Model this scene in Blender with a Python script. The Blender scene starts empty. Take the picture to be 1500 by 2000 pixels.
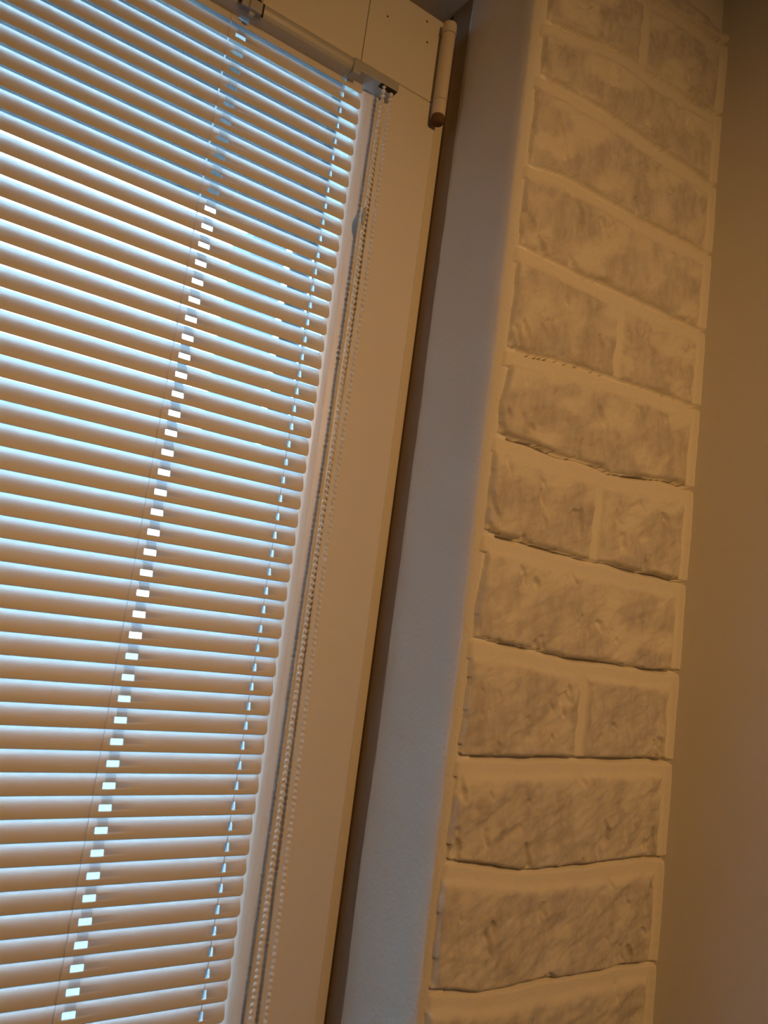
import bpy, bmesh, math, random
from mathutils import Vector, Matrix, noise
random.seed(7)
S = bpy.context.scene
COL = S.collection

# ---------------------------------------------------------------- camera
CAM = Vector((-0.1621, -0.5341, 0.1261))
Rr = Vector((0.82063, -0.55616, 0.13138)); Dn = Vector((0.18790, 0.04548, -0.98113)); Fw = Vector((0.53969, 0.82983, 0.14182))
cd = bpy.data.cameras.new('camera'); cam = bpy.data.objects.new('camera', cd); COL.objects.link(cam)
cam.matrix_world = Matrix(((Rr.x, -Dn.x, -Fw.x, CAM.x), (Rr.y, -Dn.y, -Fw.y, CAM.y), (Rr.z, -Dn.z, -Fw.z, CAM.z), (0, 0, 0, 1)))
cd.sensor_fit = 'HORIZONTAL'; cd.sensor_width = 36; cd.lens = 36 * 1530 / 1500
cd.clip_start = 0.01
cd.dof.use_dof = True; cd.dof.focus_distance = 0.66; cd.dof.aperture_fstop = 13
S.camera = cam

# ---------------------------------------------------------------- light
w = bpy.data.worlds.new('sky'); S.world = w; w.use_nodes = True
bg = w.node_tree.nodes['Background']; bg.inputs[0].default_value = (0.42, 0.75, 1.0, 1); bg.inputs[1].default_value = 14.2
# unseen warm lamp behind and above the photographer, cone added to dim the top
ld = bpy.data.lights.new('room_lamp', 'SPOT'); ld.energy = 19.5; ld.color = (1, 0.51, 0.17); ld.shadow_soft_size = 0.035
ld.spot_size = math.radians(96); ld.spot_blend = 1.0
lo = bpy.data.objects.new('room_lamp', ld); COL.objects.link(lo); lo.location = (0.02, -1.15, 0.58)
lo.rotation_euler = (Vector((0.24, -0.02, -0.08)) - lo.location).to_track_quat('-Z', 'Y').to_euler()
S.view_settings.view_transform = 'Standard'; S.view_settings.look = 'None'
S.view_settings.gamma = 1; S.view_settings.exposure = 0.0; S.view_settings.use_curve_mapping = False

# ---------------------------------------------------------------- materials
def mat(name, col, rough=0.6, bump=None, spec=0.5, metal=0.0, var=0.0, trans=0.0):
    m = bpy.data.materials.new(name); m.use_nodes = True
    nt = m.node_tree; b = nt.nodes['Principled BSDF']
    b.inputs['Base Color'].default_value = (*col, 1); b.inputs['Roughness'].default_value = rough
    b.inputs['Specular IOR Level'].default_value = spec; b.inputs['Metallic'].default_value = metal
    tc = nt.nodes.new('ShaderNodeTexCoord')
    n = nt.nodes.new('ShaderNodeTexNoise'); n.inputs['Scale'].default_value = 14; n.inputs['Detail'].default_value = 4
    nt.links.new(tc.outputs['Object'], n.inputs['Vector'])
    mx = nt.nodes.new('ShaderNodeMix'); mx.data_type = 'RGBA'
    mx.inputs[6].default_value = (*[c * (1 - var) for c in col], 1); mx.inputs[7].default_value = (*[min(1, c * (1 + var * .5)) for c in col], 1)
    nt.links.new(n.outputs['Fac'], mx.inputs[0]); nt.links.new(mx.outputs[2], b.inputs['Base Color'])
    if bump:
        n2 = nt.nodes.new('ShaderNodeTexNoise'); n2.inputs['Scale'].default_value = bump[0]; n2.inputs['Detail'].default_value = 5
        n2.inputs['Roughness'].default_value = 0.6
        nt.links.new(tc.outputs['Object'], n2.inputs['Vector'])
        bp = nt.nodes.new('ShaderNodeBump'); bp.inputs['Strength'].default_value = 0.6; bp.inputs['Distance'].default_value = bump[1]
        nt.links.new(n2.outputs['Fac'], bp.inputs['Height']); nt.links.new(bp.outputs[0], b.inputs['Normal'])
    if trans: b.inputs['Transmission Weight'].default_value = trans
    return m
M_plaster = mat('white_plaster', (0.84, 0.83, 0.81), 0.85, (260, 0.0012), 0.2, var=0.05)
M_wall = mat('smooth_wall_paint', (0.78, 0.76, 0.73), 0.8, (160, 0.0004), 0.2, var=0.03)
M_room = mat('taupe_wall_paint', (0.42, 0.38, 0.34), 0.8, None, 0.2, var=0.03)
M_sash = mat('white_gloss_paint', (0.80, 0.79, 0.75), 0.38, (40, 0.0002), 0.5, var=0.02)
M_frame = mat('cream_frame_paint', (0.74, 0.70, 0.60), 0.5, (40, 0.0003), 0.4, var=0.03)
M_seal = mat('shade_brown_sealant', (0.36, 0.29, 0.23), 0.8, (120, 0.0006), 0.2, var=0.08)  # sealant; shade of the recess at the top is put into its brown
M_slat = mat('white_lacquered_aluminium', (0.77, 0.77, 0.77), 0.5, None, 0.5, var=0.01)
M_rail = mat('white_rail_lacquer', (0.50, 0.52, 0.54), 0.45, None, 0.5, metal=0.2, var=0.01)
M_clip = mat('clear_grey_plastic', (0.62, 0.65, 0.68), 0.3, None, 0.5, var=0.01, trans=0.25)
M_cord = mat('grey_cord', (0.60, 0.64, 0.70), 0.8, None, 0.2)
M_bead = mat('white_plastic_beads', (0.90, 0.90, 0.89), 0.25, None, 0.5)
M_dark = mat('dark_recess', (0.05, 0.045, 0.04), 0.8, None, 0.2)
M_hole = mat('brown_screw_recess', (0.16, 0.09, 0.05), 0.8, None, 0.2)
M_hinge = mat('painted_hinge_metal', (0.76, 0.70, 0.60), 0.4, None, 0.5)
M_out = mat('exterior_render', (0.16, 0.17, 0.18), 0.9, (60, 0.002), 0.1, var=0.08)
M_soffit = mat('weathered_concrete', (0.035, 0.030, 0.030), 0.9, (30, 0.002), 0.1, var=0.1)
M_gasket = mat('dark_gasket', (0.06, 0.07, 0.09), 0.6, None, 0.3)
M_ground = mat('pale_paving', (0.13, 0.14, 0.15), 0.9, (3, 0.01), 0.1, var=0.15)
M_floor = mat('oak_floor', (0.35, 0.22, 0.12), 0.5, (12, 0.001), 0.4, var=0.2)
M_ceil = mat('ceiling_paint', (0.55, 0.52, 0.48), 0.9, None, 0.1)
# glass
M_glass = bpy.data.materials.new('window_glass'); M_glass.use_nodes = True
nt = M_glass.node_tree; nt.nodes.clear()
o_ = nt.nodes.new('ShaderNodeOutputMaterial'); t_ = nt.nodes.new('ShaderNodeBsdfTransparent'); g_ = nt.nodes.new('ShaderNodeBsdfGlossy')
t_.inputs[0].default_value = (0.95, 0.97, 0.98, 1); g_.inputs['Roughness'].default_value = 0.0
f_ = nt.nodes.new('ShaderNodeFresnel'); f_.inputs[0].default_value = 1.45; x_ = nt.nodes.new('ShaderNodeMixShader')
nt.links.new(f_.outputs[0], x_.inputs[0]); nt.links.new(t_.outputs[0], x_.inputs[1]); nt.links.new(g_.outputs[0], x_.inputs[2]); nt.links.new(x_.outputs[0], o_.inputs[0])
# whitewashed brick : brick faces a touch greyer than the mortar (mask stored per vertex)
M_brick = bpy.data.materials.new('whitewashed_brick'); M_brick.use_nodes = True
nt = M_brick.node_tree; b = nt.nodes['Principled BSDF']; b.inputs['Roughness'].default_value = 0.85; b.inputs['Specular IOR Level'].default_value = 0.2
at = nt.nodes.new('ShaderNodeAttribute'); at.attribute_name = 'brick'
tc = nt.nodes.new('ShaderNodeTexCoord'); mp = nt.nodes.new('ShaderNodeMapping'); mp.inputs['Rotation'].default_value = (0, 0.6, 0); mp.inputs['Scale'].default_value = (1.8, 1, 0.7)
n1 = nt.nodes.new('ShaderNodeTexNoise'); n1.inputs['Scale'].default_value = 55; n1.inputs['Detail'].default_value = 6; n1.inputs['Roughness'].default_value = 0.65
nt.links.new(tc.outputs['Object'], mp.inputs[0]); nt.links.new(mp.outputs[0], n1.inputs['Vector'])
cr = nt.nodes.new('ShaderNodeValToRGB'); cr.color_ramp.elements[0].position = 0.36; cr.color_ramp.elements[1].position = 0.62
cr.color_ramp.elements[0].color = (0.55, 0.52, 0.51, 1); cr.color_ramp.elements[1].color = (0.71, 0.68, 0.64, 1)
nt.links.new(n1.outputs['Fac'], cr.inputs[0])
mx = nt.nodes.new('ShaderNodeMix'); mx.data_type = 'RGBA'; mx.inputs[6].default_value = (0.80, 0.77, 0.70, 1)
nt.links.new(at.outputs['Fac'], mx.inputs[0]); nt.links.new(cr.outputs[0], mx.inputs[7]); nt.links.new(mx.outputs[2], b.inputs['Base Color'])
n2 = nt.nodes.new('ShaderNodeTexNoise'); n2.inputs['Scale'].default_value = 230; n2.inputs['Detail'].default_value = 4
nt.links.new(mp.outputs[0], n2.inputs['Vector'])
bp = nt.nodes.new('ShaderNodeBump'); bp.inputs['Strength'].default_value = 0.5; bp.inputs['Distance'].default_value = 0.0008
nt.links.new(n2.outputs['Fac'], bp.inputs['Height']); nt.links.new(bp.outputs[0], b.inputs['Normal'])

# ---------------------------------------------------------------- helpers
def obj(name, bm, m, parent=None, smooth=False, bevel=0, seg=2, kind=None, label=None):
    me = bpy.data.meshes.new(name); bmesh.ops.recalc_face_normals(bm, faces=bm.faces[:]); bm.to_mesh(me); bm.free()
    if smooth: me.polygons.foreach_set('use_smooth', [True] * len(me.polygons))
    me.materials.append(m)
    o = bpy.data.objects.new(name, me); COL.objects.link(o); o.parent = parent
    if bevel:
        bv = o.modifiers.new('bevel', 'BEVEL'); bv.width = bevel; bv.segments = seg; bv.limit_method = 'ANGLE'
    if kind: o['kind'] = kind
    if label: o['label'] = label
    return o
def empty(name, loc=(0, 0, 0), **k):
    o = bpy.data.objects.new(name, None); COL.objects.link(o); o.location = loc
    for a, v in k.items(): o[a] = v
    return o
def box(bm, a, b):
    r = bmesh.ops.create_cube(bm, size=1)
    for v in r['verts']:
        v.co = Vector([a[i] + (v.co[i] + .5) * (b[i] - a[i]) for i in range(3)])
def BX(a, b):
    bm = bmesh.new(); box(bm, a, b); return bm
def prism(pts, axis, a, b, bm=None):
    """closed profile pts extruded along axis from a to b. axis 'z': pts=(x,y); axis 'x': pts=(y,z)"""
    bm = bm or bmesh.new()
    def P(p, t): return (p[0], p[1], t) if axis == 'z' else (t, p[0], p[1])
    lo_ = [bm.verts.new(P(p, a)) for p in pts]; hi = [bm.verts.new(P(p, b)) for p in pts]
    n = len(pts)
    for i in range(n): bm.faces.new((lo_[i], lo_[(i + 1) % n], hi[(i + 1) % n], hi[i]))
    bm.faces.new(lo_); bm.faces.new(hi[::-1]); return bm
def cyl(bm, p, q, r, n=16, r2=None):
    p = Vector(p); q = Vector(q); d = (q - p); L = d.length
    R = d.to_track_quat('Z', 'Y').to_matrix().to_4x4()
    bmesh.ops.create_cone(bm, cap_ends=True, segments=n, radius1=r, radius2=r if r2 is None else r2, depth=L, matrix=Matrix.Translation((p + q) / 2) @ R)
    return bm

# ---------------------------------------------------------------- room shell (setting)
XR = 0.449          # side wall
YF = -0.0885         # mortar ledge plane of the front wall
RX = 0.2035         # window reveal
ZT = 0.700          # reveal soffit
ZB = -0.46          # window board
LX = -0.70          # left reveal
obj('wall_right', BX((XR, -3.6, -1.35), (XR + .1, 0.1, 1.12)), M_wall, kind='structure')
obj('wall_left', BX((-2.1, -3.6, -1.35), (-2.0, 0.1, 1.12)), M_room, kind='structure')
obj('wall_back', BX((-2.1, -3.7, -1.35), (XR + .1, -3.6, 1.12)), M_room, kind='structure')
obj('floor', BX((-2.1, -3.7, -1.45), (XR + .1, 0.1, -1.35)), M_floor, kind='structure')
obj('ceiling', BX((-2.1, -3.7, 1.12), (XR + .1, 0.1, 1.22)), M_ceil, kind='structure')
wf = empty('wall_front', (0, 0, 0), kind='structure')
bm = bmesh.new()
box(bm, (-2.1, YF, -1.35), (LX, 0.2, 1.22)); box(bm, (LX, YF, ZT), (RX, 0.2, 1.22)); box(bm, (LX, YF, -1.35), (RX, 0.2, ZB))
obj('plaster_surround', bm, M_plaster, wf)
# right pier : inner reveal, with softly uneven plaster, then rebate for the frame, then the outer reveal
bm = bmesh.new()
box(bm, (RX, -0.010, -1.35), (XR + .1, 0.075, 1.22)); box(bm, (0.187, 0.075, -1.35), (XR + .1, 0.2, 1.22))
obj('pier_core', bm, M_out, wf)
bm = bmesh.new(); ny, nz = 22, 300
g = []
for j in range(nz + 1):
    z = -1.35 + (ZT + 1.35) * j / nz if False else -0.6 + 1.35 * j / nz
    row = []
    for i in range(ny + 1):
        y = -0.0085 - (0.0865) * i / ny
        nx = 0.0012 * noise.noise(Vector((y * 18, z * 9, 3))) + 0.0004 * noise.noise(Vector((y * 70, z * 50, 9)))
        e = max(0, (i - (ny - 3)) / 3.0)
        row.append(bm.verts.new((RX - 0.0015 + nx + 0.0022 * e * e, y, z)))
    g.append(row)
for j in range(nz):
    for i in range(ny): bm.faces.new((g[j][i], g[j][i + 1], g[j + 1][i + 1], g[j + 1][i]))
# close it towards the pier so that it is a slab
ext = [e for e in bm.edges if e.is_boundary]
r = bmesh.ops.extrude_edge_only(bm, edges=ext)
for v in [x for x in r['geom'] if isinstance(x, bmesh.types.BMVert)]: v.co.x = RX + 0.02
obj('plaster_reveal', bm, M_plaster, wf, smooth=True)

# brick facing : courses measured by their lower edges (x, z)
low = [[(.2, .702), (.45, .738)], [(.212, .627), (.3, .648), (.393, .652), (.444, .661)], [(.219, .580), (.321, .586), (.45, .586)],
       [(.217, .500), (.258, .508), (.345, .509), (.442, .515)], [(.215, .431), (.321, .434), (.439, .438)], [(.209, .347), (.329, .358), (.438, .363)],
       [(.215, .279), (.343, .277), (.432, .287)], [(.217, .204), (.328, .200), (.447, .201)], [(.208, .127), (.303, .121), (.44, .120)],
       [(.223, .043), (.314, .044), (.45, .045)], [(.213, -.027), (.285, -.038), (.437, -.035)], [(.213, -.111), (.255, -.118), (.448, -.119)],
       [(.2, -.195), (.45, -.197)], [(.2, -.272), (.45, -.274)], [(.2, -.35), (.45, -.35)]]
low.insert(0, [(.2, .785), (.45, .80)])
jointx = {2: .331, 4: None, 3: None, 6: .335, 8: .328, 10: .331, 12: None, 14: .33}
leftx = [.214, .214, .216, .2155, .2135, .2130, .2145, .2145, .2125, .2130, .2125, .2120, .2100, .2100, .21, .21]
edgedz = [0] * 16
def lowz(i, x):
    P = low[i]
    if x <= P[0][0]: return P[0][1]
    for (a, za), (b_, zb) in zip(P, P[1:]):
        if x <= b_: return za + (zb - za) * (x - a) / (b_ - a)
    return P[-1][1]
def ss(t): t = max(0, min(1, t)); return t * t * (3 - 2 * t)
def fbm(x, z, s, o=4, sd=0):
    a = 0; am = 1; f = s
    for k in range(o): a += am * noise.noise(Vector((x * f, z * f, sd + k * 7.3))); am *= .5; f *= 2.1
    return a
PR = .0125
def height(x, z):
    """protrusion in metres from the mortar ledge and brick mask"""
    wob = 0.0016 * fbm(x, z, 38, 3, 1.0)
    wz = 0.0013 * fbm(x, z, 30, 3, 5.0)
    ci = None
    for i in range(len(low) - 1):
        if lowz(i + 1, x) <= z - wz < lowz(i, x): ci = i + 1; break
    if ci is None: return .003, 0
    zb = lowz(ci, x); zt_ = lowz(ci - 1, x)           # lower edge of this brick, lower edge of the one above
    H = zt_ - zb; jt = .0160 + .002 * noise.noise(Vector((ci * 3.1, x * 9, 2)))
    zz = z - wz - zb
    base = PR * (.74 + .10 * noise.noise(Vector((x * 12, z * 12, 8))))
    # mortar bed, weathered : flush at this brick's top, cut back below the brick above
    tj = (zz - (H - jt)) / jt                        # 0 at brick top .. 1 under the next brick
    cut = .30 + .22 * ss((x - .38) / .05) + .5 * ss(.5 + 1.6 * noise.noise(Vector((x * 16, ci * 5.1, 31))))
    wd = .30 + .12 * noise.noise(Vector((x * 22, ci * 3.3, 41)))
    mort = base * (1 - .10 * ss(tj) - cut * ss((tj - 1 + wd) / wd)) - .002 * ss(1 - abs(tj - .93) / .16) * ss(.55 + 1.8 * noise.noise(Vector((x * 20, ci * 7.7, 61))))
    mb = ss(zz / .0034 + .15)                              # sharp lower edge
    mt = 1 - ss((zz - (H - jt) + .004) / .009)       # soft upper edge
    xl = leftx[ci] + .0025 * noise.noise(Vector((z * 45, ci, 4)))
    if ci in (7, 9): xl += .004 * ss(.5 + (zz / H - .6) * 2)
    rc = .010 * (1 - ss(zz / .010)) * .35
    ml = ss((x - xl - rc) / .0036 + .35)
    xr = .4385 + .0015 * noise.noise(Vector((z * 30, ci, 14)))
    mr = 1 - ss((x - xr) / .007 + .5)
    m = min(mb, mt, ml, mr)
    j = jointx.get(ci)
    if j:
        dj = abs(x - j - .0015 * noise.noise(Vector((z * 60, ci, 24))))
        m = min(m, ss((dj - .0035) / .004))
    rough = .0021 * fbm(x * .55 + z * .45, z * 1.0 - x * .8 + .3 * z, 48, 5, ci * 11.0)
    pits = -.0034 * ss((fbm(x * 1.4 + z * .6, z * .7 - x * .4, 40, 3, 50 + ci) - .40) / .22)
    face = PR * (.98 + .10 * noise.noise(Vector((x * 7, z * 7, ci)))) + rough + pits
    left = ss((x - RX) / .0045)                      # ledge beside the reveal stays low
    mort = mort * (.25 + .75 * ss((x - RX - .001) / .010)) if tj > 0 else (mort * .12 if x < xl else mort)
    h = mort + (face - mort) * m
    h = h * (.25 + .75 * left)
    # caulked inner corner
    c = ss((x - .4405) / .0085)
    h += .0035 * c * c
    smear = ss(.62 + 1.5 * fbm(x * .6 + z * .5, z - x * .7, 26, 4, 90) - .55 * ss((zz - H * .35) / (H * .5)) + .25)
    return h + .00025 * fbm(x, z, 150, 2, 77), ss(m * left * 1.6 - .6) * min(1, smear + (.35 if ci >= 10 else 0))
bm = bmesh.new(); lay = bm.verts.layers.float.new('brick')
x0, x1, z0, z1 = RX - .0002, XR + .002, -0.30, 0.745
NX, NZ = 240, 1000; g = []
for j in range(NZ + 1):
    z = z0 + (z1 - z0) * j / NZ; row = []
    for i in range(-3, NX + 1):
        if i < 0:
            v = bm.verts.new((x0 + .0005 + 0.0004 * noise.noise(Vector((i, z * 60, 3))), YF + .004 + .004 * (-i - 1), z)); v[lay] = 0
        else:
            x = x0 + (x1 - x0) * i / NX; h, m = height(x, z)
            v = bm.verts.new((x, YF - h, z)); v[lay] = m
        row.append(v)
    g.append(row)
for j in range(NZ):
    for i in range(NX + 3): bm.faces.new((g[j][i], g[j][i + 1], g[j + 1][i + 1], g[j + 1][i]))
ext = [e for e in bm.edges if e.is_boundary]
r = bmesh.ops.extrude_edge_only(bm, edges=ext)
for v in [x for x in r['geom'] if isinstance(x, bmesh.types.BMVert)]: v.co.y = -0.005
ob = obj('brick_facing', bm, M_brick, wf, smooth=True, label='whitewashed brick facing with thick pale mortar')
bm = bmesh.new(); box(bm, (RX, YF - .004, -1.35), (XR + .05, -.008, -0.298)); box(bm, (RX, YF - .004, 0.743), (XR + .05, -.008, 1.22))
obj('pier_plaster', bm, M_plaster, wf)

# ---------------------------------------------------------------- window
win = empty('window_1', (0, 0, ZB), kind='structure')
def W(o): o.location.z -= ZB; return o
SX = 0.1885; SXL = -0.688; SZT = 0.668; SZB = -0.43   # sash outline
OX = 0.1275; OXL = -0.627; OZT = 0.588; OZB = -0.372   # opening behind the bead
# fixed frame strips behind the sash
bm = bmesh.new()
fz0, fz1 = ZB, 0.6895
box(bm, (0.178, 0.0105, fz0), (0.2003, 0.074, 0.662)); box(bm, (LX + .004, 0.0105, fz0), (-0.678, 0.074, fz1))
box(bm, (-0.678, 0.034, 0.655), (0.178, 0.074, fz1)); box(bm, (-0.678, 0.0105, ZB), (0.178, 0.074, -0.42))
W(obj('fixed_frame', bm, M_frame, win, bevel=.0012))
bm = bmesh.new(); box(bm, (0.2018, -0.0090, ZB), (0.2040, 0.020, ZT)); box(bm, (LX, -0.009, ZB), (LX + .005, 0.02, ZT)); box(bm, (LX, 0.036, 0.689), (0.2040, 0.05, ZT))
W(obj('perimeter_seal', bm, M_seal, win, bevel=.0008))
def frame_piece(name, a, b): return W(obj(name, BX(a, b), M_sash, win, bevel=.0035, seg=3))
# stiles run full height, the rail is butted against them at x = 0.105
def rounded(x0_, x1_, z0_, z1_, corners, y0, y1, r=.010):
    """slab in XZ with chosen rounded corners: corners subset of 'tl tr bl br'"""
    pts = []
    def arc(cx, cz, a0):
        for k in range(9):
            a = a0 + math.pi / 2 * k / 8; pts.append((cx + r * math.cos(a), cz + r * math.sin(a)))
    pts.extend([]) 
    if 'tr' in corners: arc(x1_ - r, z1_ - r, 0)
    else: pts.append((x1_, z1_))
    if 'tl' in corners: arc(x0_ + r, z1_ - r, math.pi / 2)
    else: pts.append((x0_, z1_))
    if 'bl' in corners: arc(x0_ + r, z0_ + r, math.pi)
    else: pts.append((x0_, z0_))
    if 'br' in corners: arc(x1_ - r, z0_ + r, 1.5 * math.pi)
    else: pts.append((x1_, z0_))
    bm = bmesh.new(); lo_ = [bm.verts.new((p[0], y0, p[1])) for p in pts]; hi = [bm.verts.new((p[0], y1, p[1])) for p in pts]
    n = len(pts)
    for i in range(n): bm.faces.new((lo_[i], lo_[(i + 1) % n], hi[(i + 1) % n], hi[i]))
    bm.faces.new(lo_); bm.faces.new(hi[::-1]); return bm
YS = 0.004
# right stile with a wider head block, so the butt joint shows above the blind
W(obj('sash_stile', rounded(OX, SX, SZB, OZT, 'br', YS, .06, .009), M_sash, win, bevel=.0022, seg=3))
W(obj('sash_stile', rounded(SXL, OXL, SZB, OZT, 'bl', YS, .06, .009), M_sash, win, bevel=.0022, seg=3))
W(obj('sash_corner', rounded(0.1059, SX, OZT - .0001, SZT, 'tr', YS, .06, .009), M_sash, win, bevel=.0006, seg=2))
W(obj('sash_corner', rounded(SXL, -0.606, OZT - .0001, SZT, 'tl', YS, .06, .009), M_sash, win, bevel=.0006, seg=2))
W(obj('sash_rail', BX((-0.606, YS + .0004, OZT - .0001), (0.1055, .06, SZT)), M_sash, win, bevel=.0006, seg=2))
W(obj('sash_rail', BX((OXL, YS, SZB), (OX, .06, OZB)), M_sash, win, bevel=.0012, seg=2))
# glazing bead : stands beside the slats, sloping out to a ridge with a groove before the sash face
prof = [(OX - .0006, .034), (.1082, .034), (.1082, .0066), (.1096, .0054), (.1130, .0046), (.1180, .0040), (.1240, .0026), (.1262, .0026), (.1268, .0040), (.1268, .0075), (OX - .0006, .0075)]
W(obj('glazing_bead', prism(prof, 'z', OZB + .0005, OZT - .0005), M_sash, win, smooth=False, bevel=.0006))
W(obj('glazing_bead', prism([(-.5 - x, y) for x, y in prof][::-1], 'z', OZB + .0005, OZT - .0005), M_sash, win, bevel=.0006))
pz = [(y, OZT - (OX - x)) for x, y in prof]
W(obj('glazing_bead', prism(pz, 'x', -.6080, .1081), M_sash, win, bevel=.0006))
pz = [(y, OZB + (OX - x)) for x, y in prof]
W(obj('glazing_bead', prism(pz[::-1], 'x', -.6080, .1081), M_sash, win, bevel=.0006))
W(obj('gasket', prism([(.1094, .0345), (.1075, .0345), (.1075, .040), (.1275, .040), (.1275, .0345)], 'z', OZB, OZT), M_gasket, win))
W(obj('glass', BX((OXL - .002, .041, OZB - .002), (OX + .002, .045, OZT + .002)), M_glass, win))
# screw recesses on the head block
for x, z in ((.1241, .6404), (.1640, .6590), (.1671, .6400)):
    bm = bmesh.new(); cyl(bm, (x, YS - .00012, z), (x, YS + .002, z), .0010, 14)
    W(obj('screw_hole', bm, M_hole, win))
# hinge : cap, barrel, lower knuckle, pin end
hx, hy = .1835, -.0045
hz = W(empty('hinge', (0, 0, 0))); hz.parent = win; hz.location = (0, 0, -ZB)
bm = bmesh.new(); cyl(bm, (hx, hy, .6512), (hx, hy, .6620), .0066, 24, .0062); hc = obj('hinge_cap', bm, M_hinge, hz, smooth=False, bevel=.0012, seg=3)
bm = bmesh.new(); cyl(bm, (hx, hy, .5860), (hx, hy, .6508), .0060, 24); obj('hinge_barrel', bm, M_hinge, hz, bevel=.0005)
bm = bmesh.new(); cyl(bm, (hx, hy, .5715), (hx, hy, .5857), .0060, 24); obj('hinge_knuckle', bm, M_hinge, hz, bevel=.0005)
bm = bmesh.new(); cyl(bm, (hx, hy, .5640), (hx, hy, .5716), .0052, 24, .0060); obj('hinge_pin', bm, M_hole, hz, bevel=.0012, label='dark end of the hinge pin')
bm = bmesh.new(); box(bm, (hx - .003, hy, .572), (hx + .003, .013, .650)); obj('hinge_leaf', bm, M_hinge, hz, bevel=.0005)
# window board
obj('trim_1', BX((LX, YF - .03, ZB - .02), (RX, .02, ZB)), M_sash, kind='structure', bevel=.003)

# ---------------------------------------------------------------- outside
obj('ground', BX((-40, .6, -4.1), (40, 60, -4.0)), M_ground, kind='structure')
obj('balcony_slab', BX((-6, .2, 1.474), (3.5, 2.0, 1.66)), M_soffit, kind='structure')
col = obj('balcony_column', BX((.783, 2.0, -4.0), (.915, 2.22, 1.474)), M_out, kind='structure')

bm = bmesh.new(); cyl(bm, (1.000, 2.05, -4.0), (1.000, 2.05, 1.474), .043, 24)
pipe = obj('downpipe', bm, M_gasket, smooth=True); pipe['category'] = 'pipe'
pipe['label'] = 'dark downpipe outside, showing as short dark dashes between the slats near the right ladder holes'
# ---------------------------------------------------------------- venetian blind
TH = math.radians(70); SW = .016; P = .014
blind = empty('venetian_blind', (0, 0, 0), category='blind',
              label='white aluminium venetian blind with tilted slats and a beaded chain, fixed to the window sash')
XE, XS = .1076, -.6076
def slat_mesh():
    xs = set([XS, XE])
    holes = [(-.0040, .0042, .0040, .0080), (.0886, .0916, .0032, .0088), (-.5040, -.4958, .0040, .0080), (-.5916, -.5886, .0032, .0088)]
    for h in holes: xs.update(h[:2]); xs.add((h[0] + h[1]) / 2)
    for d in (.0002, .0007, .0015, .0028): xs.update((XS + d, XE - d))
    x = XS + .03
    while x < XE - .01: xs.add(x); x += .03
    xs = sorted(xs)
    ss_ = [0, .0006, .0015, .0024, .0032, .0040, .0052, .0066, .0080, .0088, .0097, .0110, .0125, .0138, .0148, .0155, .016]
    bm = bmesh.new(); g = {}
    r = .0028; crown = .0014
    for i, x in enumerate(xs):
        dx = min(x - XS, XE - x); ins = r - math.sqrt(max(0, r * r - (r - dx) ** 2)) if dx < r else 0
        for j, s in enumerate(ss_):
            s2 = ins + s * (SW - 2 * ins) / SW
            c = s2 - SW / 2; n = crown * (1 - (2 * c / SW) ** 2)
            y = c * math.cos(TH) - n * math.sin(TH); z = c * math.sin(TH) + n * math.cos(TH)
            g[i, j] = bm.verts.new((x, y, z))
    for i in range(len(xs) - 1):
        for j in range(len(ss_) - 1):
            xc = (xs[i] + xs[i + 1]) / 2; sc = (ss_[j] + ss_[j + 1]) / 2
            if any(h[0] < xc < h[1] and h[2] < sc < h[3] for h in holes): continue
            bm.faces.new((g[i, j], g[i + 1, j], g[i + 1, j + 1], g[i, j + 1]))
    return bm
def on_slat(s, n=0):
    c = s - SW / 2; k = .0014 * (1 - (2 * c / SW) ** 2) + n
    return (c * math.cos(TH) - k * math.sin(TH), c * math.sin(TH) + k * math.cos(TH))
slat = obj('slat', slat_mesh(), M_slat, blind, smooth=True)
sm = slat.modifiers.new('thick', 'SOLIDIFY'); sm.thickness = .00025; sm.offset = 0
# clip : a small plastic tongue lying on the slat above its slot and hooked round the upper edge
pts = [on_slat(s, .0003) for s in (.0084, .011, .0135, .0160)] + [on_slat(.0168, .0001), on_slat(.0168, -.0008), on_slat(.0160, -.0010), on_slat(.0135, -.0008)]
pts += [on_slat(.0135, -.0004), on_slat(.0158, -.0005), on_slat(.0162, -.0002)] + [on_slat(s, .00015) for s in (.0158, .0135, .011, .0084)]
bm = prism(pts, 'x', -.0026, .0042)
clip = obj('slat_clip', bm, M_clip, slat)
nlo, nhi = -20, 40
slats = []
for k in range(nhi, nlo - 1, -1):
    if k == nhi: s_, c_ = slat, clip
    else:
        s_ = slat.copy(); COL.objects.link(s_); s_.parent = blind
        c_ = clip.copy(); COL.objects.link(c_); c_.parent = s_
    s_.location = (0, 0, k * P + .0012 + random.uniform(-.00018, .00018))
    s_.rotation_euler = (random.uniform(-.014, .014), random.uniform(-.0006, .0006), 0)
    if k == 38: s_.rotation_euler.x = .05
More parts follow.
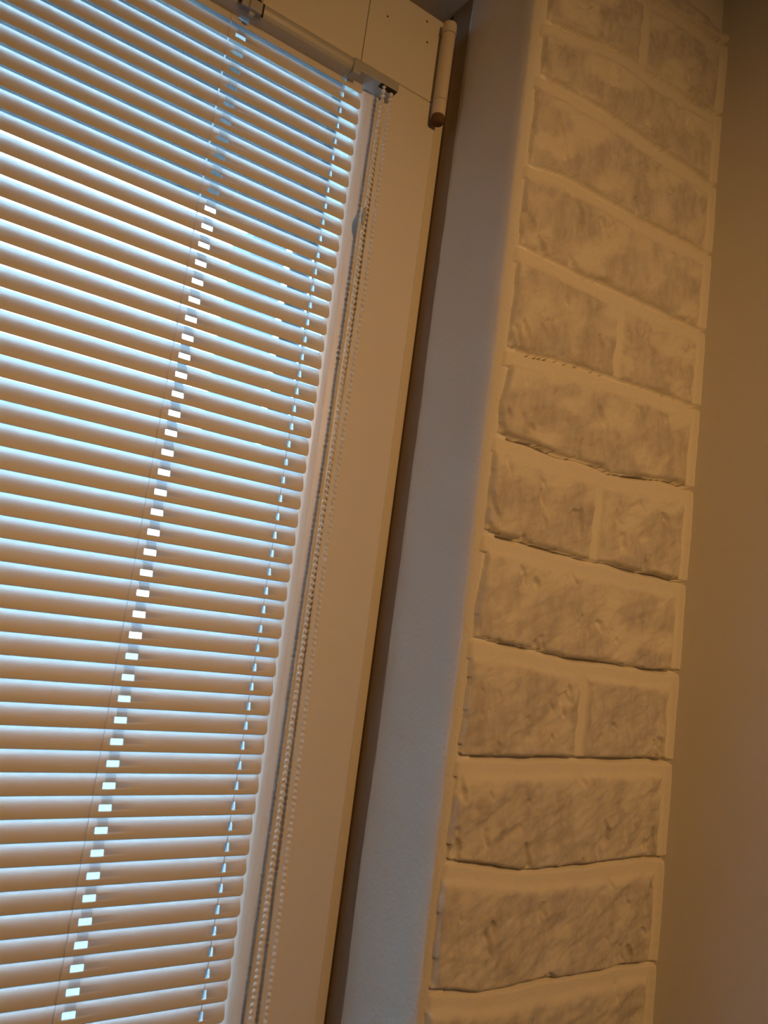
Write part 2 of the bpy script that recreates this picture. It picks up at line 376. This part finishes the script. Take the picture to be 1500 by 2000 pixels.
# headrail
hr = [(.0115, .5730), (-.0112, .5730), (-.0126, .5724), (-.0131, .5710), (-.0129, .5685), (-.0120, .5655), (-.0106, .5632), (-.0086, .5616), (-.0055, .5604), (-.0020, .5598),
      (-.0020, .5607), (-.0054, .5613), (-.0082, .5625), (-.0100, .5639), (-.0112, .5659), (-.0120, .5687), (-.0120, .5716), (.0100, .5716), (.0100, .5570), (.0115, .5570)]
obj('headrail', prism(hr, 'x', -.6200, .0955), M_rail, blind, bevel=.0003)
bm = bmesh.new(); box(bm, (.0905, -.0147, .5596), (.0975, .0035, .5722)); obj('end_cap', bm, M_rail, blind, bevel=.0006)
bm = bmesh.new(); box(bm, (.0975, -.0140, .5640), (.1350, .0035, .5728)); obj('chain_housing', bm, M_rail, blind, bevel=.0008)
bm = bmesh.new(); box(bm, (.1180, -.0138, .5634), (.1335, -.0085, .5645)); obj('chain_outlet', bm, M_dark, blind, label='dark slot the chain comes out of')
bm = bmesh.new(); box(bm, (-.6275, -.0140, .5600), (-.6200, .0035, .5728)); obj('end_cap', bm, M_rail, blind, bevel=.0006)
# fixing bracket on the headrail
br = empty('bracket'); br.parent = blind
bm = bmesh.new(); box(bm, (-.0075, -.0162, .5606), (.0085, -.0138, .5722)); box(bm, (-.0020, -.0185, .5590), (.0040, -.0160, .5660)); box(bm, (-.0010, -.0155, .5560), (.0030, -.0130, .5610))
obj('bracket_body', bm, M_clip, br, bevel=.0005)
bm = bmesh.new(); box(bm, (-.0092, -.0150, .5625), (-.0077, -.0138, .5722)); box(bm, (.0087, -.0150, .5600), (.0102, -.0138, .5705)); box(bm, (.0015, -.01655, .5693), (.0068, -.0160, .5705))
obj('bracket_slot', bm, M_dark, br, label='dark slots beside the bracket')
# cords
def cord(name, x, y, z0_, z1_, r, m=M_cord, wav=0):
    bm = bmesh.new(); n = 60 if wav else 1; pr = None
    for i in range(n):
        a = z0_ + (z1_ - z0_) * i / n; c = z0_ + (z1_ - z0_) * (i + 1) / n
        cyl(bm, (x + wav * math.sin(a * 40), y, a), (x + wav * math.sin(c * 40), y, c), r, 8)
    return obj(name, bm, m, blind, smooth=True)
cord('ladder_cord', -.0098, -.0046, -.285, .5600, .00014)
cord('ladder_cord', -.0072, .0042, -.285, .5700, .0006, M_bead)
cord('lift_cord', .0900, -.0012, -.285, .5600, .00024)
cord('ladder_cord', .0935, .0040, -.285, .5700, .0006, M_bead)
# bottom rail
obj('bottom_rail', prism([(-.007, -.292), (.007, -.292), (.008, -.297), (.006, -.302), (-.006, -.302), (-.008, -.297)], 'x', XS, XE), M_rail, blind, bevel=.0008)
# beaded chain : two strands joined in a loop at the bottom
def lerp(P_, z):
    for (xa, za), (xb, zb) in zip(P_, P_[1:]):
        if z >= zb: return xa + (xb - xa) * (z - za) / (zb - za)
    return P_[-1][0]
A = [(.1220, .5640), (.1217, .455), (.1215, .432), (.1220, .405), (.1229, .27), (.1219, .1265), (.1236, -.156), (.1245, -.25)]
B = [(.1293, .5640), (.1304, .4616), (.1313, .3779), (.1305, .2715), (.1299, .1862), (.1358, -.158), (.1365, -.25)]
YC = -.0120
path = []
z = .5640
while z > -.25: path.append((lerp(A, z), YC, z)); z -= .0045
cx, rr = .1305, .0060
for k in range(1, 5):
    a = math.pi + math.pi * k / 5; path.append((cx + rr * math.cos(a), YC, -.25 + rr * math.sin(a)))
zB = []
z = -.25
while z < .5640: zB.append((lerp(B, z), YC, z)); z += .0045
def chain(name, pts_):
    bm = bmesh.new()
    for p in pts_: bmesh.ops.create_icosphere(bm, subdivisions=2, radius=.00185, matrix=Matrix.Translation(p))
    for p, q in zip(pts_, pts_[1:]): cyl(bm, p, q, .0005, 6)
    return obj(name, bm, M_bead, blind, smooth=True)
chain('bead_chain', path); chain('bead_chain', zB)
bm = bmesh.new(); bmesh.ops.create_uvsphere(bm, u_segments=16, v_segments=12, radius=.0026, matrix=Matrix.Translation((.1200, YC, .447)) @ Matrix.Diagonal((.9, .9, 3.0, 1)))
obj('chain_connector', bm, M_clip, blind, smooth=True, label='clear plastic joiner on the chain')
